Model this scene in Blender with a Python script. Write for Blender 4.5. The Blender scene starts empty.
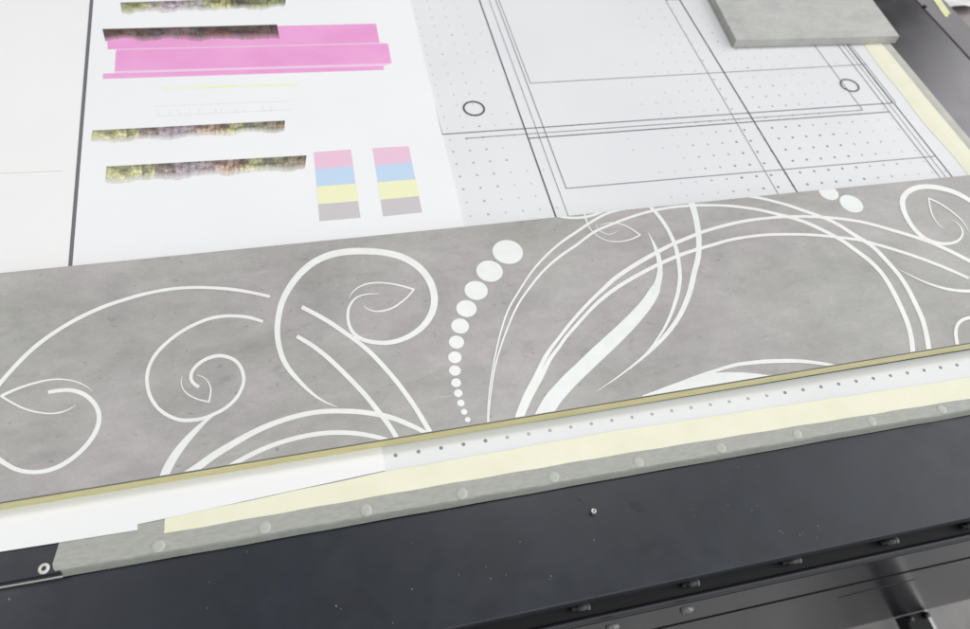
import bpy, bmesh, math, random
from mathutils import Vector, Matrix, Euler
random.seed(11)
sc = bpy.context.scene
C = bpy.context.collection

# ------------------------------------------------------------------ camera
W0, H0, FPX, HC = 970.0, 629.0, 699.434, 0.715     # photo size, focal length in photo pixels, height above the bed
cam_d = bpy.data.cameras.new('camera'); cam = bpy.data.objects.new('camera', cam_d); C.objects.link(cam)
cam.location = (0, 0, HC); cam.rotation_euler = (0.59276873, -0.10144056, -0.21322296)
cam_d.sensor_width = 36; cam_d.lens = 36 * FPX / W0; cam_d.clip_start = 0.02; cam_d.clip_end = 60
cam_d.dof.use_dof = True; cam_d.dof.focus_distance = 0.80; cam_d.dof.aperture_fstop = 5.0
sc.camera = cam
RM = cam.rotation_euler.to_matrix()

# ------------------------------------------------------------------ room light (soft, all round; bright side to the right, dark machine gantry behind)
wd = bpy.data.worlds.new('World'); sc.world = wd; wd.use_nodes = True
nt = wd.node_tree; nt.nodes.clear()
def wn(t, **k):
    n = nt.nodes.new(t)
    for a, b in k.items(): setattr(n, a, b)
    return n
tc = wn('ShaderNodeTexCoord'); sp = wn('ShaderNodeSeparateXYZ'); nt.links.new(tc.outputs['Generated'], sp.inputs[0])
def wmath(op, a, b=None):
    n = wn('ShaderNodeMath', operation=op)
    for i, v in enumerate((a, b)):
        if v is None: continue
        if isinstance(v, (int, float)): n.inputs[i].default_value = v
        else: nt.links.new(v, n.inputs[i])
    return n.outputs[0]
def wmap(v, a, b, c, d):
    n = wn('ShaderNodeMapRange', interpolation_type='SMOOTHSTEP')
    for i, q in zip((1, 2), (a, b)): n.inputs[i].default_value = q
    for i, q in zip((3, 4), (c, d)):
        if isinstance(q, (int, float)): n.inputs[i].default_value = q
        else: nt.links.new(q, n.inputs[i])
    nt.links.new(v, n.inputs[0]); return n.outputs[0]
hx = wmath('SQRT', wmath('ADD', wmath('MULTIPLY', sp.outputs[0], sp.outputs[0]), wmath('MULTIPLY', sp.outputs[1], sp.outputs[1])))
az = wmath('DIVIDE', sp.outputs[0], wmath('MAXIMUM', hx, 0.001))
back = wmap(az, 0.735, 0.835, 0.06, 2.45)
side = wmap(sp.outputs[1], -0.25, 0.05, wmath('MAXIMUM', back, wmap(sp.outputs[0], -0.7, 0.1, 0.12, 0.9)), back)
lum = wmap(sp.outputs[2], 0.66, 0.93, side, 0.44)
bg = wn('ShaderNodeBackground'); out = wn('ShaderNodeOutputWorld')
bg.inputs[0].default_value = (0.97, 0.985, 1.0, 1)
nt.links.new(lum, bg.inputs[1]); nt.links.new(bg.outputs[0], out.inputs[0])

def area(name, loc, aim, size, power, col):
    l = bpy.data.lights.new(name, 'AREA'); l.shape = 'RECTANGLE'; l.size, l.size_y = size; l.energy = power; l.color = col
    o = bpy.data.objects.new(name, l); C.objects.link(o); o.location = loc
    o.rotation_euler = (Vector(aim) - Vector(loc)).to_track_quat('-Z', 'Y').to_euler(); return o
area('overhead_light', (0.75, 1.5, 2.3), (0.4, 0.6, 0), (1.1, 0.3), 13, (1.0, 0.99, 0.97))
area('overhead_light', (-1.6, 1.5, 2.4), (0.0, 0.8, 0), (1.6, 0.6), 12, (1.0, 1.0, 1.0))
area('overhead_light', (0.7, -0.7, 2.3), (0.5, 0.5, 0), (1.8, 0.7), 9, (1.0, 0.995, 0.985))  # added unseen fill lamp, softens the shade in front of the board

sc.view_settings.view_transform = 'Standard'; sc.view_settings.look = 'None'; sc.view_settings.gamma = 1
sc.view_settings.exposure = 0.11

# ------------------------------------------------------------------ helpers
def at(px, py, z=0.0):
    d = RM @ Vector(((px - W0/2) / FPX, -(py - H0/2) / FPX, -1.0))
    return Vector((0, 0, HC)) + d * ((z - HC) / d.z)

def srgb(r, g, b):
    f = lambda c: (c/255/12.92) if c/255 <= 0.04045 else ((c/255 + 0.055)/1.055)**2.4
    return (f(r), f(g), f(b), 1)

def mat(name, col, rough=0.6, col2=None, scale=30, detail=4, spec=0.5, metal=0.0, bump=0.0, bscale=200, stretch=(1,1,1), lo=0.35, hi=0.65, coat=0.0):
    m = bpy.data.materials.new(name); m.use_nodes = True; t = m.node_tree; b = t.nodes['Principled BSDF']
    b.inputs['Base Color'].default_value = col; b.inputs['Roughness'].default_value = rough
    b.inputs['Specular IOR Level'].default_value = spec; b.inputs['Metallic'].default_value = metal
    b.inputs['Coat Weight'].default_value = coat
    tcn = t.nodes.new('ShaderNodeTexCoord'); mp = t.nodes.new('ShaderNodeMapping'); mp.inputs['Scale'].default_value = stretch
    t.links.new(tcn.outputs['Object'], mp.inputs[0])
    if col2:
        n = t.nodes.new('ShaderNodeTexNoise'); n.inputs['Scale'].default_value = scale; n.inputs['Detail'].default_value = detail
        t.links.new(mp.outputs[0], n.inputs['Vector'])
        r = t.nodes.new('ShaderNodeValToRGB'); r.color_ramp.elements[0].position = lo; r.color_ramp.elements[1].position = hi
        r.color_ramp.elements[0].color = col; r.color_ramp.elements[1].color = col2
        t.links.new(n.outputs[0], r.inputs[0]); t.links.new(r.outputs[0], b.inputs['Base Color'])
    if bump:
        n2 = t.nodes.new('ShaderNodeTexNoise'); n2.inputs['Scale'].default_value = bscale; n2.inputs['Detail'].default_value = 3
        t.links.new(mp.outputs[0], n2.inputs['Vector'])
        bp = t.nodes.new('ShaderNodeBump'); bp.inputs['Strength'].default_value = bump; bp.inputs['Distance'].default_value = 0.001
        t.links.new(n2.outputs[0], bp.inputs['Height']); t.links.new(bp.outputs[0], b.inputs['Normal'])
    return m

def concrete(name, c1, c2, c3, dark, rough=0.5, s=1.0):
    """printed concrete decor: broad clouds, streaks, fine grain and scattered dark scuffs"""
    m = bpy.data.materials.new(name); m.use_nodes = True; t = m.node_tree; b = t.nodes['Principled BSDF']
    b.inputs['Roughness'].default_value = rough
    tcn = t.nodes.new('ShaderNodeTexCoord')
    def noise(sc_, det, stretch=(1,1,1), dist=0.0, off=(0,0,0)):
        mp = t.nodes.new('ShaderNodeMapping'); mp.inputs['Scale'].default_value = stretch; mp.inputs['Location'].default_value = off
        t.links.new(tcn.outputs['Object'], mp.inputs[0])
        n = t.nodes.new('ShaderNodeTexNoise'); n.inputs['Scale'].default_value = sc_*s; n.inputs['Detail'].default_value = det
        n.inputs['Roughness'].default_value = 0.6; n.inputs['Distortion'].default_value = dist
        t.links.new(mp.outputs[0], n.inputs['Vector']); return n.outputs[0]
    def ramp(v, stops):
        r = t.nodes.new('ShaderNodeValToRGB'); e = r.color_ramp.elements
        while len(e) < len(stops): e.new(0.5)
        for q, (p, c) in zip(e, stops): q.position = p; q.color = c
        t.links.new(v, r.inputs[0]); return r.outputs[0]
    def mix(a, bb, f, mode='MIX'):
        n = t.nodes.new('ShaderNodeMix'); n.data_type = 'RGBA'; n.blend_type = mode
        for sock, v in ((n.inputs[0], f), (n.inputs[6], a), (n.inputs[7], bb)):
            if isinstance(v, (float, int)): sock.default_value = v
            elif isinstance(v, tuple): sock.default_value = v
            else: t.links.new(v, sock)
        return n.outputs[2]
    g = lambda v: (v, v, v, 1)
    base = ramp(noise(7, 8, (1, 1.5, 1), 0.4), [(0.33, c1), (0.5, c2), (0.67, c3)])
    hue = ramp(noise(4.5, 3, off=(3, 1, 0)), [(0.38, (1.015, 0.988, 1.005, 1)), (0.62, (0.998, 1.008, 0.972, 1))])
    base = mix(base, hue, 1.0, 'MULTIPLY')
    streak = ramp(noise(26, 6, (0.5, 1.3, 1), 1.2, (1, 4, 0)), [(0.34, g(0.88)), (0.5, g(1.0)), (0.68, g(1.09))])
    blotch = ramp(noise(17, 9, (0.9, 1.2, 1), 0.8, (8, 3, 0)), [(0.36, g(0.90)), (0.47, g(0.985)), (0.56, g(1.01)), (0.68, g(1.10))])
    base = mix(base, blotch, 0.65, 'MULTIPLY')
    fine = ramp(noise(75, 8, (0.8, 1.2, 1), 0.5, (2, 6, 0)), [(0.35, g(0.955)), (0.65, g(1.045))])
    base = mix(base, fine, 0.9, 'MULTIPLY')
    base = mix(base, streak, 0.45, 'MULTIPLY')
    grain = ramp(noise(420, 3), [(0.3, g(0.94)), (0.7, g(1.06))])
    base = mix(base, grain, 0.6, 'MULTIPLY')
    msk = ramp(noise(38, 7, (0.8, 1.2, 1), 0.6, (7, 2, 0)), [(0.58, g(0)), (0.68, g(0.30))])
    msk2 = ramp(noise(9, 2, off=(2, 9, 0)), [(0.48, g(0)), (0.62, g(1))])
    base = mix(base, dark, mix(msk, msk2, 1.0, 'MULTIPLY'))
    pit = ramp(noise(150, 9, (1, 1.2, 1), 0.4, (4, 8, 0)), [(0.64, g(0)), (0.70, g(0.65))])
    base = mix(base, dark, pit)
    scr = ramp(noise(34, 10, (0.35, 3.2, 1), 2.2, (6, 1, 0)), [(0.64, g(0)), (0.68, g(0.55))])
    base = mix(base, (c1[0]*0.72, c1[1]*0.72, c1[2]*0.72, 1), mix(scr, msk2, 1.0, 'MULTIPLY'))
    scv = ramp(noise(30, 10, (3.0, 0.35, 1), 1.5, (1, 7, 0)), [(0.66, g(0)), (0.72, g(0.35))])
    base = mix(base, (min(1, c3[0]*1.2), min(1, c3[1]*1.2), min(1, c3[2]*1.18), 1), scv)
    sc2 = ramp(noise(60, 6, (0.55, 1.5, 1), 1.0, (5, 5, 0)), [(0.64, g(0)), (0.76, g(0.5))])
    base = mix(base, (min(1, c3[0]*1.25), min(1, c3[1]*1.25), min(1, c3[2]*1.23), 1), sc2)
    t.links.new(base, b.inputs['Base Color'])
    bp = t.nodes.new('ShaderNodeBump'); bp.inputs['Strength'].default_value = 0.12; bp.inputs['Distance'].default_value = 0.0004
    t.links.new(noise(160, 5), bp.inputs['Height']); t.links.new(bp.outputs[0], b.inputs['Normal'])
    return m

def link(name, bm, m, parent=None):
    me = bpy.data.meshes.new(name); bm.normal_update(); bm.to_mesh(me); bm.free()
    for q in (m if isinstance(m, (list, tuple)) else [m]): me.materials.append(q)
    o = bpy.data.objects.new(name, me); C.objects.link(o)
    if parent:
        o.parent = parent; o.matrix_parent_inverse = parent.matrix_basis.inverted()
    return o

def tag(o, label, cat, group=None, kind=None):
    if label: o['label'] = label
    if cat: o['category'] = cat
    if group: o['group'] = group
    if kind: o['kind'] = kind
    return o

def root(name, loc, label, cat, group=None):
    o = bpy.data.objects.new(name, None); C.objects.link(o); o.location = loc; o.empty_display_size = 0.05
    return tag(o, label, cat, group)

def add_slab(bm, pts, z0, z1, mi=0):
    """prism over a polygon of (x, y) points"""
    lo = [bm.verts.new((p[0], p[1], z0)) for p in pts]; hi = [bm.verts.new((p[0], p[1], z1)) for p in pts]
    fs = [bm.faces.new(hi), bm.faces.new(lo[::-1])]
    n = len(pts)
    for i in range(n): fs.append(bm.faces.new((lo[i], lo[(i+1) % n], hi[(i+1) % n], hi[i])))
    for f in fs: f.material_index = mi
    bmesh.ops.recalc_face_normals(bm, faces=fs)
    return fs
def slab(name, pts, z0, z1, m, parent=None):
    bm = bmesh.new(); add_slab(bm, pts, z0, z1); return link(name, bm, m, parent)
def pix(pts, z=0.0): return [at(x, y, z).to_2d() for x, y in pts]
def rect(x0, y0, x1, y1): return [(x0, y0), (x1, y0), (x1, y1), (x0, y1)]

def extrude(name, prof, x0, x1, m, parent=None, axis='x', closed=True):
    """a (depth, height) profile run along x (or along y)"""
    bm = bmesh.new(); A = []; B = []
    for u, z in prof:
        A.append(bm.verts.new((x0, u, z) if axis == 'x' else (u, x0, z)))
        B.append(bm.verts.new((x1, u, z) if axis == 'x' else (u, x1, z)))
    n = len(prof)
    for i in range(n if closed else n-1):
        bm.faces.new((A[i], A[(i+1) % n], B[(i+1) % n], B[i]))
    if closed: bm.faces.new(A[::-1]); bm.faces.new(B)
    bmesh.ops.recalc_face_normals(bm, faces=bm.faces[:])
    return link(name, bm, m, parent)

def add_lathe(bm, prof, seg, mtx):
    rings = []
    for r, z in prof:
        if r < 1e-7: rings.append([bm.verts.new(mtx @ Vector((0, 0, z)))])
        else: rings.append([bm.verts.new(mtx @ Vector((r*math.cos(2*math.pi*k/seg), r*math.sin(2*math.pi*k/seg), z))) for k in range(seg)])
    for a, b in zip(rings, rings[1:]):
        for k in range(seg):
            l = (k+1) % seg
            if len(a) == 1 and len(b) == 1: continue
            if len(a) == 1: f = bm.faces.new((a[0], b[k], b[l]))
            elif len(b) == 1: f = bm.faces.new((a[k], a[l], b[0]))
            else: f = bm.faces.new((a[k], a[l], b[l], b[k]))
            f.smooth = True
def lathe(name, prof, seg, mtx, m, parent=None):
    bm = bmesh.new(); add_lathe(bm, prof, seg, mtx); bmesh.ops.recalc_face_normals(bm, faces=bm.faces[:])
    return link(name, bm, m, parent)
def line_quad(bm, a, b, w, z0, z1):
    a, b = Vector(a), Vector(b); d = (b-a).normalized(); n = Vector((-d.y, d.x)) * (w/2)
    add_slab(bm, [a-n, b-n, b+n, a+n], z0, z1)

# ------------------------------------------------------------------ materials
M = {}
M['bed'] = mat('bed_white', (0.745, 0.755, 0.77, 1), 0.42, (0.775, 0.785, 0.797, 1), 5, 7, bump=0.05, bscale=300)
M['hole_dark'] = mat('hole_dark', (0.27, 0.27, 0.28, 1), 0.8)
M['hole_mid'] = mat('hole_mid', (0.44, 0.445, 0.46, 1), 0.8)
M['hole_faint'] = mat('hole_faint', (0.62, 0.63, 0.65, 1), 0.8)
M['ink_line'] = mat('ink_line', (0.075, 0.075, 0.085, 1), 0.5)
M['ink_thin'] = mat('ink_thin', (0.16, 0.16, 0.175, 1), 0.5)
M['paper'] = mat('paper_white', (0.845, 0.848, 0.855, 1), 0.5, (0.87, 0.868, 0.872, 1), 5, 3, bump=0.03, bscale=60)
M['paper_left'] = mat('paper_left', (0.845, 0.843, 0.835, 1), 0.45, (0.87, 0.865, 0.855, 1), 4, 3, bump=0.03, bscale=60)
M['crease'] = mat('crease', (0.62, 0.59, 0.56, 1), 0.6)
M['black'] = mat('black_paint', (0.009, 0.012, 0.019, 1), 0.36, (0.013, 0.017, 0.026, 1), 20, 5, spec=0.5, bump=0.03, bscale=700)
M['black_gloss'] = mat('black_gloss', (0.017, 0.017, 0.021, 1), 0.24, spec=0.45)
def smudged(m, lo, hi, scale):
    t = m.node_tree; b = t.nodes['Principled BSDF']; tcn = t.nodes.new('ShaderNodeTexCoord')
    n = t.nodes.new('ShaderNodeTexNoise'); n.inputs['Scale'].default_value = scale; n.inputs['Detail'].default_value = 7; n.inputs['Distortion'].default_value = 0.8
    mr = t.nodes.new('ShaderNodeMapRange'); mr.inputs[1].default_value = 0.35; mr.inputs[2].default_value = 0.65; mr.inputs[3].default_value = lo; mr.inputs[4].default_value = hi
    t.links.new(tcn.outputs['Object'], n.inputs['Vector']); t.links.new(n.outputs[0], mr.inputs[0]); t.links.new(mr.outputs[0], b.inputs['Roughness'])
smudged(M['black'], 0.33, 0.42, 30)
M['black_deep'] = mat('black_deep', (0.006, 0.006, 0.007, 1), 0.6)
M['rail'] = mat('rail_paint', (0.028, 0.029, 0.035, 1), 0.45, spec=0.5)
M['pin'] = mat('dull_pin', (0.10, 0.10, 0.10, 1), 0.5, (0.03, 0.03, 0.03, 1), 300, 3)
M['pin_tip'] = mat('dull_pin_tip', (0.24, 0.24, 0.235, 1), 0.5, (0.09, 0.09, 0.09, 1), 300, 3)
M['side'] = mat('side_paint', (0.034, 0.032, 0.037, 1), 0.21, (0.040, 0.037, 0.042, 1), 12, 4, spec=1.0, bump=0.015, bscale=400)
M['side'].node_tree.nodes['Principled BSDF'].inputs['Specular Tint'].default_value = (1.0, 0.93, 0.965, 1)
smudged(M['side'], 0.17, 0.25, 14)
M['side_matt'] = mat('side_matt', (0.20, 0.185, 0.195, 1), 0.6, (0.22, 0.205, 0.212, 1), 12, 4)
M['steel'] = mat('bare_steel', (0.55, 0.55, 0.54, 1), 0.35, metal=0.9)
M['ring_and_glint'] = mat('bright_edge', (0.62, 0.60, 0.56, 1), 0.4)  # screw ring metal, also the painted highlight on the bar lip
M['tape_grey'] = mat('tape_grey', (0.35, 0.36, 0.325, 1), 0.5, (0.405, 0.41, 0.37, 1), 130, 10, bump=0.3, bscale=220, stretch=(0.7, 2.2, 1))
M['tape_bump'] = mat('tape_bump', (0.43, 0.445, 0.41, 1), 0.5, (0.47, 0.48, 0.44, 1), 260, 3)
M['tape_cream'] = mat('tape_cream', (0.81, 0.795, 0.61, 1), 0.5, (0.85, 0.825, 0.66, 1), 22, 6, bump=0.35, bscale=45)
M['tape_yellow'] = mat('tape_yellow', (0.72, 0.73, 0.36, 1), 0.5, (0.82, 0.82, 0.52, 1), 60, 3)
M['tape_edge'] = mat('tape_edge', (0.45, 0.45, 0.40, 1), 0.5, (0.52, 0.52, 0.46, 1), 40, 4)
M['board'] = concrete('board_concrete', (0.343, 0.334, 0.321, 1), (0.388, 0.377, 0.366, 1), (0.432, 0.418, 0.409, 1), (0.20, 0.19, 0.185, 1), 0.42)
M['tile'] = concrete('tile_concrete', (0.44, 0.445, 0.43, 1), (0.49, 0.49, 0.475, 1), (0.53, 0.53, 0.515, 1), (0.37, 0.375, 0.36, 1), 0.5, 1.6)
M['edge_band'] = mat('edge_band', (0.60, 0.55, 0.22, 1), 0.3, (0.68, 0.62, 0.30, 1), 40, 5, stretch=(0.6, 1, 4), coat=0.5)
M['edge_band'].node_tree.nodes['Principled BSDF'].inputs['Coat Roughness'].default_value = 0.06
M['edge_dark'] = mat('laminate_edge', (0.13, 0.125, 0.11, 1), 0.6)
M['ink_white'] = mat('ink_white', (0.79, 0.80, 0.77, 1), 0.35, (0.84, 0.845, 0.82, 1), 60, 6, bump=0.12, bscale=900)
M['ink_pale'] = mat('ink_pale', (0.78, 0.80, 0.78, 1), 0.35, (0.83, 0.845, 0.825, 1), 60, 6, bump=0.12, bscale=900)
M['pink'] = mat('ink_pink', (0.80, 0.335, 0.635, 1), 0.45, (0.84, 0.39, 0.68, 1), 12, 3)
M['pink_seam'] = mat('ink_pink_seam', (0.84, 0.60, 0.77, 1), 0.45)
M['patch_pink'] = mat('patch_pink', (0.81, 0.54, 0.68, 1), 0.5)
M['patch_blue'] = mat('patch_blue', (0.53, 0.67, 0.84, 1), 0.5)
M['patch_yellow'] = mat('patch_yellow', (0.85, 0.85, 0.55, 1), 0.5)
M['patch_grey'] = mat('patch_grey', (0.58, 0.55, 0.56, 1), 0.5)
M['ghost'] = mat('ink_ghost', (0.76, 0.765, 0.78, 1), 0.5)
M['faint_yellow'] = mat('ink_faint_yellow', (0.85, 0.85, 0.50, 1), 0.5, (0.86, 0.86, 0.70, 1), 45, 3)
M['floor'] = mat('floor_concrete', (0.30, 0.29, 0.285, 1), 0.6, (0.42, 0.40, 0.39, 1), 9, 8, bump=0.2, bscale=60)
M['speck'] = mat('dust_speck', (0.20, 0.205, 0.21, 1), 0.7)
M['scuff'] = mat('scuff', (0.010, 0.011, 0.013, 1), 0.55)
M['cloth'] = mat('cloth_white', (0.84, 0.84, 0.85, 1), 0.7, bump=0.2, bscale=120)
M['tray'] = mat('tray_paint', (0.27, 0.225, 0.225, 1), 0.55, (0.32, 0.27, 0.265, 1), 14, 4)

def photo_print(name, stops, sc_x, fade=(0.80, 0.79, 0.78, 1)):
    """a narrow strip of a printed woodland photo: colour runs along the strip, broken by streaky noise"""
    m = bpy.data.materials.new(name); m.use_nodes = True; t = m.node_tree; b = t.nodes['Principled BSDF']; b.inputs['Roughness'].default_value = 0.5
    tcn = t.nodes.new('ShaderNodeTexCoord')
    n0 = t.nodes.new('ShaderNodeTexNoise'); n0.inputs['Scale'].default_value = 60; n0.inputs['Detail'].default_value = 5
    t.links.new(tcn.outputs['UV'], n0.inputs['Vector'])
    mp0 = t.nodes.new('ShaderNodeMapping'); mp0.inputs['Scale'].default_value = (sc_x, 0.12, 1); t.links.new(tcn.outputs['UV'], mp0.inputs[0]); t.links.new(mp0.outputs[0], n0.inputs['Vector'])
    n0.inputs['Scale'].default_value = 5
    sx = t.nodes.new('ShaderNodeSeparateXYZ'); t.links.new(tcn.outputs['UV'], sx.inputs[0])
    ad = t.nodes.new('ShaderNodeMath'); ad.operation = 'MULTIPLY_ADD'; ad.inputs[1].default_value = 0.50
    t.links.new(n0.outputs[0], ad.inputs[0]); t.links.new(sx.outputs[0], ad.inputs[2])
    sb = t.nodes.new('ShaderNodeMath'); sb.operation = 'SUBTRACT'; sb.inputs[1].default_value = 0.25; t.links.new(ad.outputs[0], sb.inputs[0])
    r = t.nodes.new('ShaderNodeValToRGB'); e = r.color_ramp.elements
    while len(e) < len(stops): e.new(0.5)
    for q, (p, c) in zip(e, stops): q.position = p; q.color = c
    t.links.new(sb.outputs[0], r.inputs[0])
    n1 = t.nodes.new('ShaderNodeTexNoise'); n1.inputs['Scale'].default_value = 6; n1.inputs['Detail'].default_value = 8; n1.inputs['Roughness'].default_value = 0.7
    mp1 = t.nodes.new('ShaderNodeMapping'); mp1.inputs['Scale'].default_value = (2.4, 0.35, 1); mp1.inputs['Rotation'].default_value = (0, 0, 0.12)
    t.links.new(tcn.outputs['UV'], mp1.inputs[0]); t.links.new(mp1.outputs[0], n1.inputs['Vector'])
    r1 = t.nodes.new('ShaderNodeValToRGB'); r1.color_ramp.elements[0].position = 0.36; r1.color_ramp.elements[1].position = 0.62
    r1.color_ramp.elements[0].color = (0.34, 0.32, 0.35, 1); r1.color_ramp.elements[1].color = (1.7, 1.68, 1.62, 1)
    t.links.new(n1.outputs[0], r1.inputs[0])
    mx = t.nodes.new('ShaderNodeMix'); mx.data_type = 'RGBA'; mx.blend_type = 'MULTIPLY'; mx.inputs[0].default_value = 1
    t.links.new(r.outputs[0], mx.inputs[6]); t.links.new(r1.outputs[0], mx.inputs[7])
    n3 = t.nodes.new('ShaderNodeTexNoise'); n3.inputs['Scale'].default_value = 22; n3.inputs['Detail'].default_value = 8; n3.inputs['Roughness'].default_value = 0.75
    mp3 = t.nodes.new('ShaderNodeMapping'); mp3.inputs['Scale'].default_value = (3.0, 0.30, 1); mp3.inputs['Rotation'].default_value = (0, 0, -0.2)
    t.links.new(tcn.outputs['UV'], mp3.inputs[0]); t.links.new(mp3.outputs[0], n3.inputs['Vector'])
    r3 = t.nodes.new('ShaderNodeValToRGB'); r3.color_ramp.elements[0].position = 0.40; r3.color_ramp.elements[1].position = 0.60
    r3.color_ramp.elements[0].color = (0.74, 0.72, 0.74, 1); r3.color_ramp.elements[1].color = (1.25, 1.24, 1.22, 1); t.links.new(n3.outputs[0], r3.inputs[0])
    mx3 = t.nodes.new('ShaderNodeMix'); mx3.data_type = 'RGBA'; mx3.blend_type = 'MULTIPLY'; mx3.inputs[0].default_value = 1
    t.links.new(mx.outputs[2], mx3.inputs[6]); t.links.new(r3.outputs[0], mx3.inputs[7])
    tp = t.nodes.new('ShaderNodeMapRange'); tp.inputs[1].default_value = 0.45; tp.inputs[2].default_value = 1.0; tp.inputs[3].default_value = 0.0; tp.inputs[4].default_value = 0.6
    a5 = t.nodes.new('ShaderNodeMath'); a5.operation = 'MULTIPLY_ADD'; a5.inputs[1].default_value = 1.2; a5.inputs[2].default_value = -0.6; t.links.new(n0.outputs[0], a5.inputs[0])
    a6 = t.nodes.new('ShaderNodeMath'); a6.operation = 'ADD'; t.links.new(a5.outputs[0], a6.inputs[0]); t.links.new(sx.outputs[1], a6.inputs[1]); t.links.new(a6.outputs[0], tp.inputs[0])
    mx4 = t.nodes.new('ShaderNodeMix'); mx4.data_type = 'RGBA'; mx4.inputs[7].default_value = (0.06, 0.052, 0.055, 1)
    t.links.new(tp.outputs[0], mx4.inputs[0]); t.links.new(mx3.outputs[2], mx4.inputs[6]); mx = mx4
    # the ink thins out towards the lower edge of the print
    mr = t.nodes.new('ShaderNodeMapRange'); mr.inputs[1].default_value = 0.0; mr.inputs[2].default_value = 0.42; mr.inputs[3].default_value = 0.8; mr.inputs[4].default_value = 0.0
    a2 = t.nodes.new('ShaderNodeMath'); a2.operation = 'MULTIPLY_ADD'; a2.inputs[1].default_value = 0.7; a2.inputs[2].default_value = -0.35
    t.links.new(n1.outputs[0], a2.inputs[0])
    a3 = t.nodes.new('ShaderNodeMath'); a3.operation = 'ADD'; t.links.new(a2.outputs[0], a3.inputs[0]); t.links.new(sx.outputs[1], a3.inputs[1]); t.links.new(a3.outputs[0], mr.inputs[0])
    m2 = t.nodes.new('ShaderNodeMix'); m2.data_type = 'RGBA'; m2.inputs[7].default_value = fade
    t.links.new(mr.outputs[0], m2.inputs[0]); t.links.new(mx.outputs[2], m2.inputs[6]); t.links.new(m2.outputs[2], b.inputs['Base Color'])
    return m
gy, gp, br, dk, gn = (0.54, 0.55, 0.31, 1), (0.46, 0.40, 0.45, 1), (0.54, 0.41, 0.34, 1), (0.09, 0.085, 0.08, 1), (0.33, 0.35, 0.24, 1)
M['photo_a'] = photo_print('photo_forest_pale', [(0.0, gy), (0.17, gy), (0.27, (0.24, 0.20, 0.17, 1)), (0.36, gp), (0.50, (0.28, 0.25, 0.27, 1)), (0.58, br), (0.68, (0.26, 0.18, 0.13, 1)), (0.72, gy), (0.84, gn), (1.0, (0.25, 0.17, 0.14, 1))], 9)
M['photo_b'] = photo_print('photo_forest_dark', [(0.0, (0.10, 0.07, 0.06, 1)), (0.15, (0.16, 0.10, 0.09, 1)), (0.3, dk), (0.45, (0.20, 0.13, 0.14, 1)), (0.55, dk), (0.66, (0.17, 0.08, 0.07, 1)), (0.8, dk), (0.9, (0.16, 0.09, 0.09, 1)), (1.0, (0.06, 0.05, 0.05, 1))], 9, (0.66, 0.36, 0.50, 1))
M['photo_c'] = photo_print('photo_forest_green', [(0.0, gn), (0.1, (0.40, 0.42, 0.18, 1)), (0.25, gp), (0.38, (0.42, 0.38, 0.42, 1)), (0.5, gn), (0.6, (0.50, 0.50, 0.22, 1)), (0.72, dk), (0.85, (0.36, 0.38, 0.18, 1)), (1.0, (0.10, 0.12, 0.07, 1))], 9)

# ------------------------------------------------------------------ setting: the workshop floor under the machine
ZF = -0.95
fl = slab('floor', rect(-4, -4, 6, 6), ZF - 0.05, ZF, M['floor']); tag(fl, 'grey concrete workshop floor', 'floor', kind='structure')

# ------------------------------------------------------------------ the flatbed printer
PR = root('flatbed_printer', (0.3, 0.8, ZF), 'black flatbed printing machine with a white perforated vacuum bed', 'printer')
FY = 0.2318                 # front face of the bed
BX1 = 1.050                 # right edge of the bed
slab('vacuum_bed', rect(-1.0, 0.2352, BX1, 2.2), -0.05, 0.0, M['bed'], PR)
slab('machine_body', rect(-0.95, 0.30, 1.0, 2.15), ZF + 0.03, -0.0505, M['black_deep'], PR)

# suction holes: the regular 25 mm lattice of the vacuum bed
def hole_strength(x, y):
    if y < 0.32:                                  # the row in front of the board
        return 0.66 if x < 0.16 else (0.5 if x < 0.22 else (0.42 if x < 0.42 else (0.55 if x < 0.5 else 0.95)))
    e = math.exp(-((x-0.72)/0.15)**2 - ((y-0.66)/0.13)**2)
    l = 0.50 * math.exp(-((x-0.215)/0.06)**2 - ((y-0.70)/0.10)**2)
    l2 = 0.28 * math.exp(-((x-0.22)/0.05)**2 - ((y-1.0)/0.25)**2)
    p = 0.30 * math.exp(-((x-0.70)/0.12)**2 - ((y-0.95)/0.16)**2)
    return min(1, 1.05*e + l + l2 + p) + random.uniform(-0.07, 0.07)
lat = []
for j in range(0, 46):
    if 1 <= j <= 11: continue
    for k in range(-9, 34):
        x = 0.2381 + k*0.02488; y = 0.2932 + j*0.02506
        if x > 0.965 or x < (0.03 if j == 0 else 0.185): continue
        if 0.72 < x < 1.07 and y > 0.96: continue
        s = hole_strength(x, y)
        if s < 0.085: continue
        lat.append((y, x, 'hole_dark' if s > 0.62 else ('hole_mid' if s > 0.30 else 'hole_faint'), s))
lat.sort(key=lambda q: q[0])
hr = {'hole_dark': 0.0022, 'hole_mid': 0.0020, 'hole_faint': 0.0019}
proto = {}
for key in hr:
    me = bpy.data.meshes.new('suction_hole'); bm = bmesh.new()
    add_lathe(bm, [(hr[key], 0.0), (hr[key]*0.9, 0.00012), (0.0, 0.00012)], 14, Matrix()); bm.to_mesh(me); bm.free(); me.materials.append(M[key]); proto[key] = me
for y, x, key, s in lat[:100]:
    o = bpy.data.objects.new('suction_hole', proto[key]); C.objects.link(o); o.location = (x, y, 0.0001)
    o.parent = PR; o.matrix_parent_inverse = PR.matrix_basis.inverted()
bm = bmesh.new(); keys = list(hr)
for y, x, key, s in lat[100:]:
    n0 = len(bm.faces); add_lathe(bm, [(hr[key], 0.0), (hr[key]*0.9, 0.00012), (0.0, 0.00012)], 10, Matrix.Translation((x, y, 0.0001)))
    bm.faces.ensure_lookup_table()
    for f in bm.faces[n0:]: f.material_index = keys.index(key)
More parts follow.
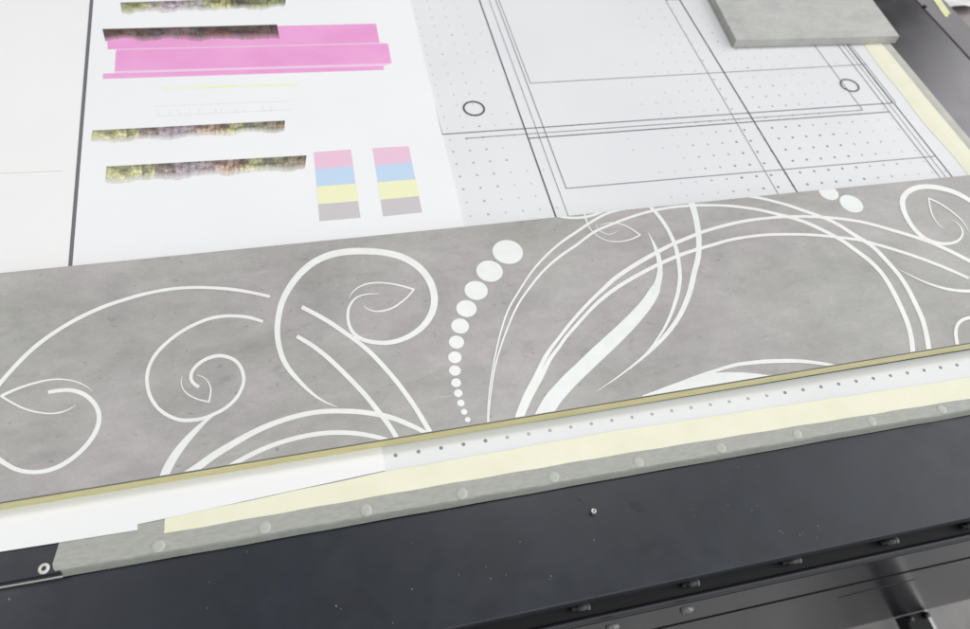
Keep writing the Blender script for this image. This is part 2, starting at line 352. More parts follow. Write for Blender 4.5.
o = link('suction_holes', bm, [M[k] for k in keys], PR); o['kind'] = 'stuff'

# guide lines printed on the bed (metres on the bed)
T, N = 0.00165, 0.0010
lines = [ # x0,y0,x1,y1,width,heavy
 (0.1783, 0.782, 0.1783, 1.9, 0.0014, 1), (0.3061, 0.5, 0.3061, 1.9, 0.0021, 1), (0.3240, 0.5, 0.3232, 1.9, 0.0008, 0),
 (0.3358, 0.6534, 0.3356, 1.9, 0.0011, 0), (0.3415, 0.8856, 0.3412, 1.9, 0.0009, 0), (0.6535, 0.5, 0.6576, 1.0985, 0.0008, 0),
 (0.6862, 0.5, 0.6862, 1.9, 0.0021, 1), (0.8940, 0.7698, 0.8940, 1.9, 0.0009, 0), (0.9413, 0.5, 0.9413, 1.9, 0.0011, 0),
 (0.9520, 0.5, 0.9520, 1.9, 0.0006, 0), (0.9640, 0.5, 0.9622, 0.782, 0.0016, 1), (0.9605, 0.782, 0.9605, 1.9, 0.0022, 1), (0.9665, 0.782, 0.9665, 1.9, 0.0008, 0),
 (0.1783, 0.782, 0.9605, 0.782, 0.0013, 1), (0.211, 0.7700, 0.8940, 0.7698, 0.0009, 0), (0.3062, 0.7605, 0.9413, 0.7612, 0.0014, 1),
 (0.3358, 0.6534, 0.9640, 0.6523, 0.0010, 0), (0.3412, 0.8856, 0.9700, 0.8855, 0.0008, 0), (0.6576, 1.0985, 0.7100, 1.0985, 0.0012, 0),
]
for i, (x0, y0, x1, y1, w, hv) in enumerate(lines):
    bm = bmesh.new(); z = 0.00035 + 0.00002*i
    line_quad(bm, (x0, y0), (x1, y1), w*1.0, z - 0.00025, z); link('guide_line', bm, M['ink_line'] if hv else M['ink_thin'], PR)
for cx, cy in ((0.2376, 0.8340), (0.9038, 0.8328)):
    bm = bmesh.new(); r0, r1 = 0.0145, 0.0172; S = 56; q = []
    for k in range(S):
        a = 2*math.pi*k/S; q.append((bm.verts.new((cx+r0*math.cos(a), cy+r0*math.sin(a), 0.0009)), bm.verts.new((cx+r1*math.cos(a), cy+r1*math.sin(a), 0.0009))))
    for k in range(S): bm.faces.new((q[k][0], q[k][1], q[(k+1) % S][1], q[(k+1) % S][0]))
    link('registration_circle', bm, M['ink_line'], PR)

# front of the machine: bare bar, black deck, recess, rail and aprons
extrude('front_bar', [(0.2304, -0.0100), (0.2304, -0.0012), (0.2314, 0.0004), (0.275, 0.0004), (0.275, 0.0001), (0.2317, 0.0001), (0.2316, -0.0100)], -0.6, -0.2845, M['black'], PR)
extrude('lip_highlight', [(0.2290, -0.0100), (0.2290, -0.0075), (0.2301, -0.0072), (0.2301, -0.0100)], -0.6, -0.286, M['ring_and_glint'], PR)  # pale colour paints in the light caught along the black bar's edge
PZ = -0.0102
extrude('front_deck', [(0.2285, PZ), (0.1150, PZ), (0.1138, PZ-0.0004), (0.1132, PZ-0.0016), (0.1132, PZ-0.022), (0.2285, PZ-0.022)], -0.7, 1.30, M['black'], PR)
extrude('deck_gap', [(0.2289, PZ-0.004), (0.2313, PZ-0.004), (0.2313, PZ-0.02), (0.2289, PZ-0.02)], -0.7, 1.0, M['black_deep'], PR)
extrude('recess_channel', [(0.135, PZ-0.0225), (0.135, -0.058), (0.1045, -0.058), (0.1045, -0.0545), (0.118, -0.0545), (0.118, PZ-0.0225)], -0.7, 1.30, M['black_deep'], PR)
prof = [(0.1042, -0.0600)]
for k in range(9):
    a = math.pi*(k/8); prof.append((0.1008 + 0.0034*math.cos(a), -0.0535 + 0.0060*math.sin(a)))
prof += [(0.0972, -0.0600)]
extrude('front_rail', prof, -0.7, 1.32, M['rail'], PR)
extrude('upper_apron', [(0.1040, -0.0605), (0.0965, -0.0605), (0.0942, -0.1985), (0.1040, -0.1985)], -0.7, 1.35, M['black_gloss'], PR)
extrude('apron_seam', [(0.1040, -0.1990), (0.0990, -0.1990), (0.0990, -0.2110), (0.1040, -0.2110)], -0.7, 1.35, M['black_deep'], PR)
lp = extrude('lower_apron', [(0.1040, -0.2115), (0.0930, -0.2115), (0.0760, -0.8500), (0.1040, -0.8500)], -0.7, 1.75, M['black_gloss'], PR)
def on_apron(px, py):
    """point where the photo pixel meets the tilted lower apron"""
    d = RM @ Vector(((px - W0/2) / FPX, -(py - H0/2) / FPX, -1.0)); o_ = Vector((0, 0, HC))
    p0 = Vector((0, 0.0930, -0.2115)); nrm = Vector((0, -(0.85-0.2115), -(0.0930-0.0760))).cross(Vector((1, 0, 0))).normalized()
    nrm = Vector((1, 0, 0)).cross(Vector((0, 0.0170, 0.6385))).normalized()
    return o_ + d * ((p0 - o_).dot(nrm) / d.dot(nrm))
a, b = on_apron(843, 595.5), on_apron(913, 580)
bm = bmesh.new(); mid = (a.z + b.z)/2
def yap(z): return 0.0930 - (0.0170/0.6385)*(-0.2115 - z)
v = [bm.verts.new((x, yap(z) - e, z)) for e in (-0.001, 0.0004) for (x, z) in ((a.x, mid-0.010), (a.x+0.02, mid-0.014), (b.x, mid-0.003), (b.x, mid+0.003), (a.x+0.02, mid+0.004))]
bm.faces.new(v[5:]); bm.faces.new(v[:5][::-1])
for k in range(5): bm.faces.new((v[k], v[(k+1) % 5], v[5+(k+1) % 5], v[5+k]))
bmesh.ops.recalc_face_normals(bm, faces=bm.faces[:])
link('slot', bm, M['black_deep'], lp)
# foot of the machine reaching out over the floor
bm = bmesh.new(); add_slab(bm, [(1.150, 0.0755), (1.203, 0.0755), (1.203, -0.34), (1.150, -0.34)], -0.90, -0.862)
link('support_foot', bm, M['black_deep'], PR)
bm = bmesh.new(); add_slab(bm, [(1.2034, 0.0755), (1.2180, 0.0755), (1.2180, -0.34), (1.2034, -0.34)], -0.905, -0.872)
link('foot_flange', bm, M['steel'], PR)
for fx in (1.155, 1.198):
    lathe('foot_bolt', [(0.0, 0), (0.007, 0), (0.007, 0.010), (0.0, 0.010)], 6, Matrix.Translation((fx, 0.066, -0.8618)), M['black_gloss'], PR)
for fx in (-0.5, 1.176):
    lathe('levelling_foot', [(0.0, 0.0), (0.045, 0.0), (0.045, 0.012), (0.014, 0.018), (0.014, 0.048), (0.0, 0.048)], 20, Matrix.Translation((fx, -0.28 if fx > 0 else 0.4, ZF)), M['steel'], PR)

# hinge pins lying in the recess, with paler tips
for px, py, L in ((791, 561.2, 0.021), (889, 541.6, 0.020), (690, 583.5, 0.018), (580, 607.5, 0.019), (969, 525.5, 0.018)):
    p = at(px, py, -0.047)
    mx = Matrix.Translation((p.x - L/2, p.y, -0.0478)) @ Matrix.Rotation(math.pi/2, 4, 'Y')
    pin = lathe('hinge_pin', [(0.0, 0), (0.0028, 0), (0.0028, 0.006), (0.0040, 0.006), (0.0040, L-0.004), (0.0030, L), (0.0, L)], 14, mx, M['pin'], PR)
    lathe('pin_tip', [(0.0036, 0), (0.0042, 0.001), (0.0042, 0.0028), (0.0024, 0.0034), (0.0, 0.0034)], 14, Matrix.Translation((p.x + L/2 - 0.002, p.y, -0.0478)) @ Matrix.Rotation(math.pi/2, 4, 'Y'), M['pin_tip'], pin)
for px, py in ((612, 623.5), (686, 606)):
    p = at(px, py, -0.052)
    lathe('rail_bolt', [(0.0, 0), (0.0035, 0), (0.0035, 0.012), (0.0022, 0.0135), (0.0, 0.0135)], 12, Matrix.Translation((p.x - 0.008, p.y - 0.004, -0.0500)) @ Matrix.Rotation(math.pi/2, 4, 'Y'), M['pin_tip'], PR)

# screw on the bare bar and stud on the deck
p = at(43.5, 568.5, 0.001)
lathe('countersunk_screw', [(0.0022, 0.0), (0.0022, 0.0007), (0.0030, 0.0012), (0.0046, 0.0010), (0.0052, 0.0)], 24, Matrix.Translation((p.x, p.y, 0.0005)), M['ring_and_glint'], PR)
p = at(593.5, 511, PZ + 0.004)
stud = lathe('deck_stud', [(0.0032, 0.0), (0.0032, 0.0040), (0.0026, 0.0050), (0.0015, 0.0050), (0.0013, 0.0030), (0.0, 0.0030)], 18, Matrix.Translation((p.x, p.y, PZ)), M['steel'], PR)
# dust specks and scuffs on the deck
specks = [(9, 599, 1.6), (247, 552, .8), (336, 606, 1.5), (341, 609, .9), (209, 582, .7), (207, 608, .8), (393, 623, 1), (520, 542, 1.1), (459, 575, .8), (486, 567, .9), (490.5, 578.5, 1.2), (506, 575, .8), (551, 576, 1.2), (412, 589, 1.1),
          (594, 540, 1.3), (412, 543, .7), (738, 467, .9), (758, 466, .8), (728, 505, 1), (752, 510, 1.1), (757, 505.5, .8), (780, 531, 1.5), (783, 533.5, 1.0), (800, 535, 1.1), (803, 533, .9), (818, 526, 1.2), (820, 530, .8), (814, 549, .9), (817, 538, .8), (693, 509, .8), (550, 579, .7), (694, 516, .7)]
for px, py, s in specks:
    p = at(px, py, PZ); r = 0.00058*s; bm = bmesh.new(); k = random.uniform(0, 3)
    add_lathe(bm, [(r, 0.0), (r*0.7, r*0.35), (0.0, r*0.4)], 6, Matrix.Translation((p.x, p.y, PZ)) @ Matrix.Rotation(k, 4, 'Z') @ Matrix.Diagonal((1.5, 0.8, 1, 1)))
    link('dust_speck', bm, M['speck'], PR)
for px, py, a_, b_ in ((270, 577, 0.006, 0.0022), (637, 506, 0.009, 0.006), (579, 500, 0.0025, 0.002), (639, 537, 0.002, 0.002), (284, 573, 0.002, 0.0015), (688, 528, 0.004, 0.002)):
    p = at(px, py, PZ); pts = []
    for k in range(14):
        t_ = 2*math.pi*k/14; q = random.uniform(0.7, 1.15); pts.append((p.x + a_*q*math.cos(t_), p.y + b_*q*math.sin(t_) - 0.25*a_*q*math.cos(t_)))
    slab('scuff_mark', pts, PZ, PZ + 0.00012, M['scuff'], PR)

# right side of the machine: deck, seam, outer deck, tray
extrude('side_deck', [(1.0535, PZ), (1.2035, PZ), (1.2045, PZ-0.0012), (1.2045, PZ-0.022), (1.0535, PZ-0.022)], 0.2315, 2.3, M['side'], PR, axis='y')
extrude('side_seam', [(1.2050, PZ-0.010), (1.2090, PZ-0.010), (1.2090, PZ-0.02), (1.2050, PZ-0.02)], 0.2315, 2.3, M['black_deep'], PR, axis='y')
extrude('outer_side_deck', [(1.2095, PZ-0.0012), (1.2105, PZ), (1.272, PZ), (1.2745, PZ-0.003), (1.2745, PZ-0.03), (1.2095, PZ-0.03)], 0.2315, 2.3, M['side_matt'], PR, axis='y')
extrude('side_tray', [(1.2755, -0.045), (1.70, -0.045), (1.70, -0.06), (1.2755, -0.06)], 0.2315, 2.3, M['tray'], PR, axis='y')
extrude('side_apron', [(1.245, -0.041), (1.2735, -0.041), (1.2735, -0.85), (1.245, -0.85)], 0.2315, 2.3, M['black_gloss'], PR, axis='y')
p = at(924.5, 7.0, PZ)
lathe('seam_screw', [(0.0045, 0), (0.0045, 0.002), (0.003, 0.003), (0.0, 0.003)], 12, Matrix.Translation((p.x, p.y, PZ)), M['black_deep'], PR)

# ------------------------------------------------------------------ tapes
def interp(xs, tab):
    for (x0, y0), (x1, y1) in zip(tab, tab[1:]):
        if xs <= x1: return y0 + (y1-y0)*(xs-x0)/(x1-x0)
    return tab[-1][1]
def strip_mesh(xs, rows):
    """sheet of (x, y, z) rows -> grid bmesh"""
    bm = bmesh.new(); g = [[bm.verts.new(p) for p in r] for r in rows]
    for a, b in zip(g, g[1:]):
        for k in range(len(a)-1):
            bm.faces.new((a[k], a[k+1], b[k+1], b[k]))
    bmesh.ops.recalc_face_normals(bm, faces=bm.faces[:])
    return bm
cols = []; x = -0.2870
ragged = [0.2680, 0.2540, 0.2500, 0.2450, 0.2405, 0.2365, 0.2347, 0.2333, 0.2323, 0.2314, 0.2295]
zprof = [0.0008, 0.0010, 0.0010, 0.0010, 0.0010, 0.0010, 0.0009, 0.0003, -0.0012, -0.0035, -0.0098]
rx = [0.0, -0.0014, -0.0030, -0.0042, -0.0050, -0.0042, -0.0036, -0.0018, -0.0005, 0.0008, 0.0002]
nx = 240
for i in range(nx+1):
    x0 = -0.2870 + (1.40)*i/nx; row = []
    for y, z, r_ in zip(ragged, zprof, rx):
        wob = 0.00035*math.sin(x0*61) + 0.0003*math.sin(x0*23+1) if z < 0 else 0
        row.append((x0 + (r_ + random.uniform(-0.0006, 0.0006) if i == 0 else 0), y + wob*0.4, z + (0.00012*math.sin(x0*140+y*500) if z > 0 else 0)))
    cols.append(row)
tg = link('edge_tape', strip_mesh(None, cols), M['tape_grey'])
md = tg.modifiers.new('thickness', 'SOLIDIFY'); md.thickness = 0.00018; md.offset = -1
tag(tg, 'grey-green tape with round bolt bumps wrapped over the front edge of the bed', 'tape')
for k in range(13):
    p = (-0.1988 + 0.1*k + random.uniform(-0.001, 0.001), 0.2392 + random.uniform(-0.0004, 0.0006))
    lathe('bolt_bump', [(0.0066, 0.0), (0.0060, 0.0004), (0.0035, 0.0006), (0.0, 0.0006)], 22, Matrix.Translation((p[0], p[1], 0.0011)) @ Matrix.Rotation(k, 4, 'Z') @ Matrix.Diagonal((1, random.uniform(.9, 1), 1, 1)), M['tape_bump'], tg)

yt = [(-0.1934, 0.2656), (0.0228, 0.2762), (0.269, 0.2795), (0.7667, 0.2731), (1.1, 0.266)]
yb = [(-0.1934, 0.2506), (0.0377, 0.2516), (0.2702, 0.2518), (0.748, 0.2462), (1.1, 0.244)]
rows = []
for i in range(121):
    x0 = -0.1934 + 1.17*i/120
    rows.append([(x0, interp(x0, yb) + 0.0003*math.sin(x0*90), 0.0013), (x0, 0.5*(interp(x0, yb)+interp(x0, yt)), 0.0014), (x0, interp(x0, yt) + 0.0003*math.sin(x0*70), 0.0014)])
ty = link('cream_tape', strip_mesh(None, rows), M['tape_cream'])
md = ty.modifiers.new('thickness', 'SOLIDIFY'); md.thickness = 0.00018; md.offset = -1
tag(ty, 'pale cream tape strip running along the front of the bed beside the grey tape', 'tape', 'cream tape strips along the bed edges')
rows = []
for i in range(61):
    y0 = 0.286 + 1.5*i/60; w = 0.0022*math.sin(y0*14) + 0.0015*math.sin(y0*41)
    rows.append([(0.992 + w, y0, 0.0004), (1.010, y0, 0.0010), (1.0315 + 0.0006*math.sin(y0*30), y0, 0.0010)])
t2 = link('cream_tape', strip_mesh(None, rows), M['tape_cream'])
md = t2.modifiers.new('thickness', 'SOLIDIFY'); md.thickness = 0.00018; md.offset = -1
tag(t2, 'pale cream tape strip down the right side of the bed', 'tape', 'cream tape strips along the bed edges')
rows = []
for i in range(61):
    y0 = 0.262 + 1.55*i/60
    rows.append([(1.0305, y0, 0.0006), (1.040, y0, 0.0010), (1.0500, y0, 0.0007), (1.0522, y0, -0.0008), (1.0527, y0, -0.0095)])
t3 = link('edge_tape', strip_mesh(None, rows), M['tape_edge'])
md = t3.modifiers.new('thickness', 'SOLIDIFY'); md.thickness = 0.00018; md.offset = -1
tag(t3, 'narrow beige-grey tape folded over the right edge of the bed', 'tape')
# short yellow tape scraps on the outer side deck
for ps, lab in (([(930.5, -4), (938, -4), (950.5, 14), (948.2, 14.5), (947.5, 17.6), (944.5, 16.6)], 'short yellow tape scrap stuck on the outer side deck, top right'),):
    o = slab('tape_scrap', pix(ps, PZ), PZ + 0.0003, PZ + 0.0008, M['tape_yellow']); tag(o, lab, 'tape')

# ------------------------------------------------------------------ paper sheets
def paper(name, pts, z0, z1, m, label, cat='paper sheet'):
    c = sum((Vector((p[0], p[1])) for p in pts), Vector((0, 0))) / len(pts)
    o = root(name, (c.x, c.y, z0), label, cat)
    slab('sheet', pts, z0, z1, m, o); return o
PLm = paper('paper_sheet', [(-0.95, 0.45), (-0.3072, 0.45), (-0.3334, 1.15), (-0.366, 2.05), (-0.95, 2.05)], 0.0002, 0.0007, M['paper_left'], 'blank off-white sheet on the far left of the bed, left of the dark seam')
bm = bmesh.new(); line_quad(bm, at(-40, 175.5).to_2d(), at(62, 171.5).to_2d(), 0.0009, 0.0006, 0.00085); link('crease', bm, M['crease'], PLm)
bm = bmesh.new(); line_quad(bm, (-0.3046, 0.45), (-0.3638, 2.05), 0.0044, 0.0002, 0.0010); link('seam_strip', bm, M['ink_thin'], PLm)
TS = paper('test_print', [(-0.3008, 0.40), (0.1730, 0.40), (0.1758, 0.6097), (0.1822, 1.1232), (0.193, 2.05), (-0.3600, 2.05)], 0.0005, 0.0011, M['paper'], 'large white test print with photo strips, pink bands and pale colour patches', 'test print')
PW = paper('paper_strip', pix([(-60, 562)], 0) + pix([(138, 530.6), (138, 524.8), (165, 519.2), (386, 470.8), (378.5, 430), (-60, 510)], 0), 0.0016, 0.0020, M['paper'], 'blank white paper strip sticking out in front of the decorated board', 'paper sheet')

ZP = 0.00125
def printed(name, px_pts, m, parent, z=ZP, label=None):
    o = slab(name, pix(px_pts, z), z - 0.0001, z, m, parent)
    if label: o['label'] = label
    return o
def photo_strip(tl, tr, bl, br_, m, label, amp=1.0):
    """strip of printed photo with a ragged lower edge"""
    bm = bmesh.new(); uvl = bm.loops.layers.uv.new('UVMap'); n = 60; top = []; bot = []
    h1 = 0
    for i in range(n+1):
        u = i/n; h1 = 0.6*h1 + random.uniform(-1, 1); e = amp*(h1*0.9 + 1.1*math.sin(u*23 + tl[0]) )
        a = (tl[0]+(tr[0]-tl[0])*u, tl[1]+(tr[1]-tl[1])*u); b = (bl[0]+(br_[0]-bl[0])*u, bl[1]+(br_[1]-bl[1])*u + e - 0.5)
        top.append((bm.verts.new(at(a[0], a[1], ZP+0.0001)), u)); bot.append((bm.verts.new(at(b[0], b[1], ZP+0.0001)), u))
    for i in range(n):
        f = bm.faces.new((bot[i][0], bot[i+1][0], top[i+1][0], top[i][0]))
        for lp_, uv in zip(f.loops, ((i/n, 0), ((i+1)/n, 0), ((i+1)/n, 1), (i/n, 1))): lp_[uvl].uv = uv
    o = link('photo_strip', bm, m, TS); o['label'] = label
photo_strip((120.5, 2.5), (286, -3), (122, 13), (285, 8), M['photo_c'], 'bright green and yellow woodland photo strip', 1.1)
photo_strip((92.5, 130.5), (285, 120.5), (91, 143), (284, 131.5), M['photo_a'], 'pale woodland photo strip, the thinner of the two pale ones')
photo_strip((106.5, 166.5), (306.5, 155.3), (105.5, 184), (305, 169), M['photo_a'], 'pale woodland photo strip beside the colour patches')
printed('pink_band', [(107, 30), (376, 23.6), (379.6, 42.6), (107.6, 49.2)], M['pink'], TS)
printed('pink_band', [(116, 50), (388, 43.6), (391.6, 63.2), (114.8, 71.2)], M['pink'], TS, label='widest pink printed band')
printed('pink_band', [(103, 73.6), (383.3, 66), (384.2, 69.8), (103, 78.8)], M['pink'], TS, label='narrow pink printed band')
printed('pink_gap', [(116, 49.2), (379.6, 42.6), (388, 43.6), (116, 50)], M['pink_seam'], TS, ZP + 0.00002)
printed('pink_gap', [(114.8, 71.2), (391.6, 63.2), (383.3, 66), (114.5, 73.3)], M['pink_seam'], TS, ZP + 0.00003)
photo_strip((102.5, 29), (277, 24.5), (105.5, 40.5), (279.5, 40), M['photo_b'], 'dark reddish brown woodland photo strip overlapping the pink band', 0.9)
printed('yellow_line', [(164, 87.3), (298, 83.2), (298.5, 85.0), (164.5, 89.6)], M['faint_yellow'], TS)
for q in ([(155, 107), (292, 101.5)], [(155, 117), (292, 110)]):
    bm = bmesh.new(); line_quad(bm, at(*q[0]).to_2d(), at(*q[1]).to_2d(), 0.0012, ZP-0.0001, ZP); link('ghost_line', bm, M['ghost'], TS)
gx = [158, 170, 176, 190, 200, 216, 222, 238, 246, 262, 270, 284]
for i in range(0, len(gx)-1):
    y0 = 110.5 - (gx[i]-155)*0.042
    bm = bmesh.new(); line_quad(bm, at(gx[i], y0).to_2d(), at(gx[i] + random.uniform(-3, 6), y0 + 6).to_2d(), 0.0010, ZP-0.0001, ZP); link('ghost_line', bm, M['ghost'], TS)
def patch_col(TL, TR, BL, BR):
    sl = [0, .245, .50, .755, 1]; mats = ['patch_pink', 'patch_blue', 'patch_yellow', 'patch_grey']
    L = lambda a, b, u: (a[0]+(b[0]-a[0])*u, a[1]+(b[1]-a[1])*u)
    for i in range(4):
        e = 0.7 if i == 2 else 0
        a0 = L(TL, BL, sl[i]); b0 = L(TR, BR, sl[i]); a1 = L(TL, BL, sl[i+1]); b1 = L(TR, BR, sl[i+1])
        printed('colour_patch', [a0, (b0[0]+e, b0[1]), (b1[0]+e, b1[1]), a1], M[mats[i]], TS, ZP + 0.00001*i)
patch_col((313.8, 152.2), (351, 149.4), (319.6, 221), (360.5, 217.6))
patch_col((372.5, 148.2), (408.8, 146), (383.2, 216.4), (422.2, 212.2))

# ------------------------------------------------------------------ decorated board
BT = 0.0168                                       # board thickness
def lift(x): return 0.0008 + (0.0027*max(0.0, min(1.0, (x-0.20)/0.45))**0.9)
def atb(px, py, dz=0.0):
    p = at(px, py, BT)
    for _ in range(4): p = at(px, py, BT + lift(p.x) + dz)
    return p
f0, f1 = atb(30, 498.6), atb(960, 345.2); k0, k1 = atb(30, 270), atb(960, 176)
def yfront(x): return f0.y + (f1.y-f0.y)*(x-f0.x)/(f1.x-f0.x)
def yback(x): return k0.y + (k1.y-k0.y)*(x-k0.x)/(k1.x-k0.x)
BD = root('decorated_board', (0.3, 0.45, 0.0012), 'long grey concrete-look board printed with white scrolls and dots', 'board')
X0, X1, NB = -0.52, 1.16, 60
def board_prism(y0f, y1f, z0, z1):
    bm = bmesh.new(); R = []
    for i in range(NB+1):
        x = X0 + (X1-X0)*i/NB; l = lift(x)
        R.append([bm.verts.new((x, y0f(x), z0+l)), bm.verts.new((x, y0f(x), z1+l)), bm.verts.new((x, y1f(x), z1+l)), bm.verts.new((x, y1f(x), z0+l))])
    for a, b in zip(R, R[1:]):
        for k in range(4): bm.faces.new((a[k], a[(k+1) % 4], b[(k+1) % 4], b[k]))
    bm.faces.new(R[0]); bm.faces.new(R[-1][::-1]); bmesh.ops.recalc_face_normals(bm, faces=bm.faces[:]); return bm
link('panel', board_prism(lambda x: yfront(x)+0.0012, yback, 0.0, BT), M['board'], BD)
link('edge_band', board_prism(yfront, lambda x: yfront(x)+0.00118, 0.0002, BT-0.0010), M['edge_band'], BD)
link('laminate_line', board_prism(lambda x: yfront(x)+0.0002, lambda x: yfront(x)+0.00118, BT-0.00098, BT-0.00012), M['edge_dark'], BD)

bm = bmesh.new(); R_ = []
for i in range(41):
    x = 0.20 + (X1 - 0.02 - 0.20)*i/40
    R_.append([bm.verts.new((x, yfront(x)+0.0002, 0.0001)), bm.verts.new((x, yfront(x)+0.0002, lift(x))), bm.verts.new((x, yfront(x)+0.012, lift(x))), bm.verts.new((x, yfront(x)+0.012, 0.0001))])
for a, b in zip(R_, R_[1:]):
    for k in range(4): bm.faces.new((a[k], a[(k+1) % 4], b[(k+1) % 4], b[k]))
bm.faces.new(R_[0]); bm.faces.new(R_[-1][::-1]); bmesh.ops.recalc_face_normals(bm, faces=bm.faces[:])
link('gap_shade_strip', bm, M['black_deep'], BD)  # added black strip stands in for the shade under the raised board

REG = {'A': (0, 270), 'B': (0, 370), 'C': (130, 270), 'D': (150, 370), 'E': (260, 230), 'F': (290, 320), 'G': (420, 220), 'H': (420, 310),
       'I': (540, 180), 'J': (570, 290), 'K': (680, 170), 'L': (776, 170), 'M': (776, 260), 'N': (680, 290)}
SC = 4.9897
def R(reg, *pts): return [(x/SC + REG[reg][0], y/SC + REG[reg][1], w/SC) for x, y, w in pts]
def clip_halfplane(poly, fn):
    outp = []
    for i in range(len(poly)):
        a, b = poly[i], poly[(i+1) % len(poly)]; fa, fb = fn(a), fn(b)
        if fa >= 0: outp.append(a)
        if (fa >= 0) != (fb >= 0): outp.append(a.lerp(b, fa/(fa-fb)))
    return outp
def clip_board(poly):
    poly = clip_halfplane(poly, lambda p: p.y - yfront(p.x) - 0.0014)
    if len(poly) < 3: return []
    poly = clip_halfplane(poly, lambda p: yback(p.x) - 0.0003 - p.y)
    if len(poly) < 3: return []
    return clip_halfplane(poly, lambda p: X1 - 0.002 - p.x)
def spline(pts, step=2.0):
    """Catmull-Rom (centripetal) through (x, y, w)"""
    P = [Vector(p) for p in pts]; P = [P[0]*2-P[1]] + P + [P[-1]*2-P[-2]]; outp = []
    for i in range(1, len(P)-2):
        p0, p1, p2, p3 = P[i-1:i+3]
        d = lambda a, b: max(1e-4, (a.to_2d()-b.to_2d()).length)**0.5
        t0 = 0; t1 = t0+d(p0, p1); t2 = t1+d(p1, p2); t3 = t2+d(p2, p3)
        n = max(2, int((p2.to_2d()-p1.to_2d()).length/step))
        for k in range(n):
            t = t1 + (t2-t1)*k/n
            A1 = p0*((t1-t)/(t1-t0)) + p1*((t-t0)/(t1-t0)); A2 = p1*((t2-t)/(t2-t1)) + p2*((t-t1)/(t2-t1)); A3 = p2*((t3-t)/(t3-t2)) + p3*((t-t2)/(t3-t2))
            B1 = A1*((t2-t)/(t2-t0)) + A2*((t-t0)/(t2-t0)); B2 = A2*((t3-t)/(t3-t1)) + A3*((t-t1)/(t3-t1))
            outp.append(B1*((t2-t)/(t2-t1)) + B2*((t-t1)/(t2-t1)))
    outp.append(P[-2]); return outp
INK = [0.00018]
def ink_poly(bm, poly2):
    poly2 = clip_board(poly2)
    if len(poly2) < 3: return
    vs = [bm.verts.new((p.x, p.y, BT + lift(p.x) + INK[0])) for p in poly2]
    try:
        f = bm.faces.new(vs); f.normal_update()
        if f.normal.z < 0: f.normal_flip()
    except ValueError: pass
def stroke(pts, m='ink_white', name='scroll_line', parent=None):
    c = spline(pts); L = []; Rr = []
    for q0, q1, q2 in zip(pts, pts[1:], pts[2:]):
        u = Vector(q1[:2])-Vector(q0[:2]); v = Vector(q2[:2])-Vector(q1[:2])
        if u.angle(v) > 0.75: print('TURN', q0, q1, q2, u.angle(v))
    for i, p in enumerate(c):
        q = c[min(i+1, len(c)-1)].to_2d() - c[max(i-1, 0)].to_2d(); q = q.normalized() if q.length > 1e-9 else Vector((1, 0))
        n = Vector((-q.y, q.x)) * max(0.17, p.z*0.46)
        a = p.to_2d()+n; b = p.to_2d()-n; L.append(atb(a.x, a.y, INK[0]).to_2d()); Rr.append(atb(b.x, b.y, INK[0]).to_2d())
    bm = bmesh.new()
    for i in range(len(c)-1): ink_poly(bm, [L[i], L[i+1], Rr[i+1], Rr[i]])
    INK[0] += 0.000008
    return link(name, bm, M[m], BD)

stroke(R('A', (-60, 640, 22), (0, 565, 22), (60, 496, 22), (150, 405, 22), (230, 340, 21), (310, 287, 20), (400, 236, 20), (520, 182, 19), (640, 142, 18), (740, 115, 17), (860, 94, 16), (968, 87, 15)) + R('C', (430, 90, 16), (520, 98, 17), (610, 113, 16), (697, 132, 15)))
stroke(R('B', (5, 130, 14), (40, 113, 15), (100, 88, 13), (170, 66, 11), (240, 50, 9), (300, 46, 8), (360, 53, 7), (405, 68, 6), (440, 88, 4), (460, 106, 2)))
stroke(R('B', (2, 128, 13), (60, 163, 11), (110, 188, 10), (170, 207, 9), (230, 216, 8), (280, 215, 8), (320, 206, 7), (350, 193, 5), (378, 176, 2)))
stroke(R('B', (240, 111, 19), (300, 102, 20), (360, 102, 22), (420, 122, 24), (465, 160, 25), (490, 205, 26), (494, 255, 26), (478, 305, 25), (440, 365, 24), (380, 425, 24), (310, 473, 24), (230, 503, 23), (150, 509, 22), (80, 495, 24), (20, 463, 27), (-40, 420, 30), (-100, 360, 30)))
stroke(R('C', (663, 257, 16), (600, 238, 17), (540, 230, 17), (470, 230, 17), (400, 242, 17), (330, 268, 17), (260, 305, 18), (190, 357, 18), (135, 412, 19), (100, 470, 19), (85, 530, 20), (88, 585, 20)) +
       R('D', (3, 135, 20), (40, 190, 20), (90, 227, 20), (150, 249, 20), (210, 250, 20), (265, 241, 19), (320, 220, 18), (380, 187, 18), (430, 140, 18), (460, 85, 18)) +
       R('C', (568, 545, 19), (555, 490, 19), (525, 452, 19), (480, 432, 19), (440, 428, 19), (390, 440, 19), (340, 470, 18), (308, 510, 18), (305, 545, 19), (320, 568, 19), (344, 584, 17)))
stroke(R('D', (160, 32, 2), (155, 60, 5), (165, 95, 6), (195, 125, 7), (240, 146, 8), (295, 159, 9)))
stroke(R('D', (294, 161, 9), (301, 125, 9), (303, 92, 8), (292, 62, 6), (270, 38, 5), (235, 24, 3)))
stroke(R('D', (340, 210, 3), (300, 236, 14), (262, 268, 22), (220, 310, 30), (170, 365, 38), (125, 425, 44), (95, 475, 47), (74, 523, 49), (62, 570, 50)), 'ink_pale')
stroke(R('D', (150, 540, 34), (232, 488, 40), (320, 425, 38), (400, 376, 35), (480, 330, 32), (560, 290, 30), (640, 258, 28), (720, 233, 27), (800, 215, 26), (880, 206, 26)) + R('F', (269, 454.6, 27), (330, 457, 27), (400, 465, 27), (470, 478, 28), (530, 495, 27), (590, 520, 26), (650, 548, 24), (720, 590, 22)))
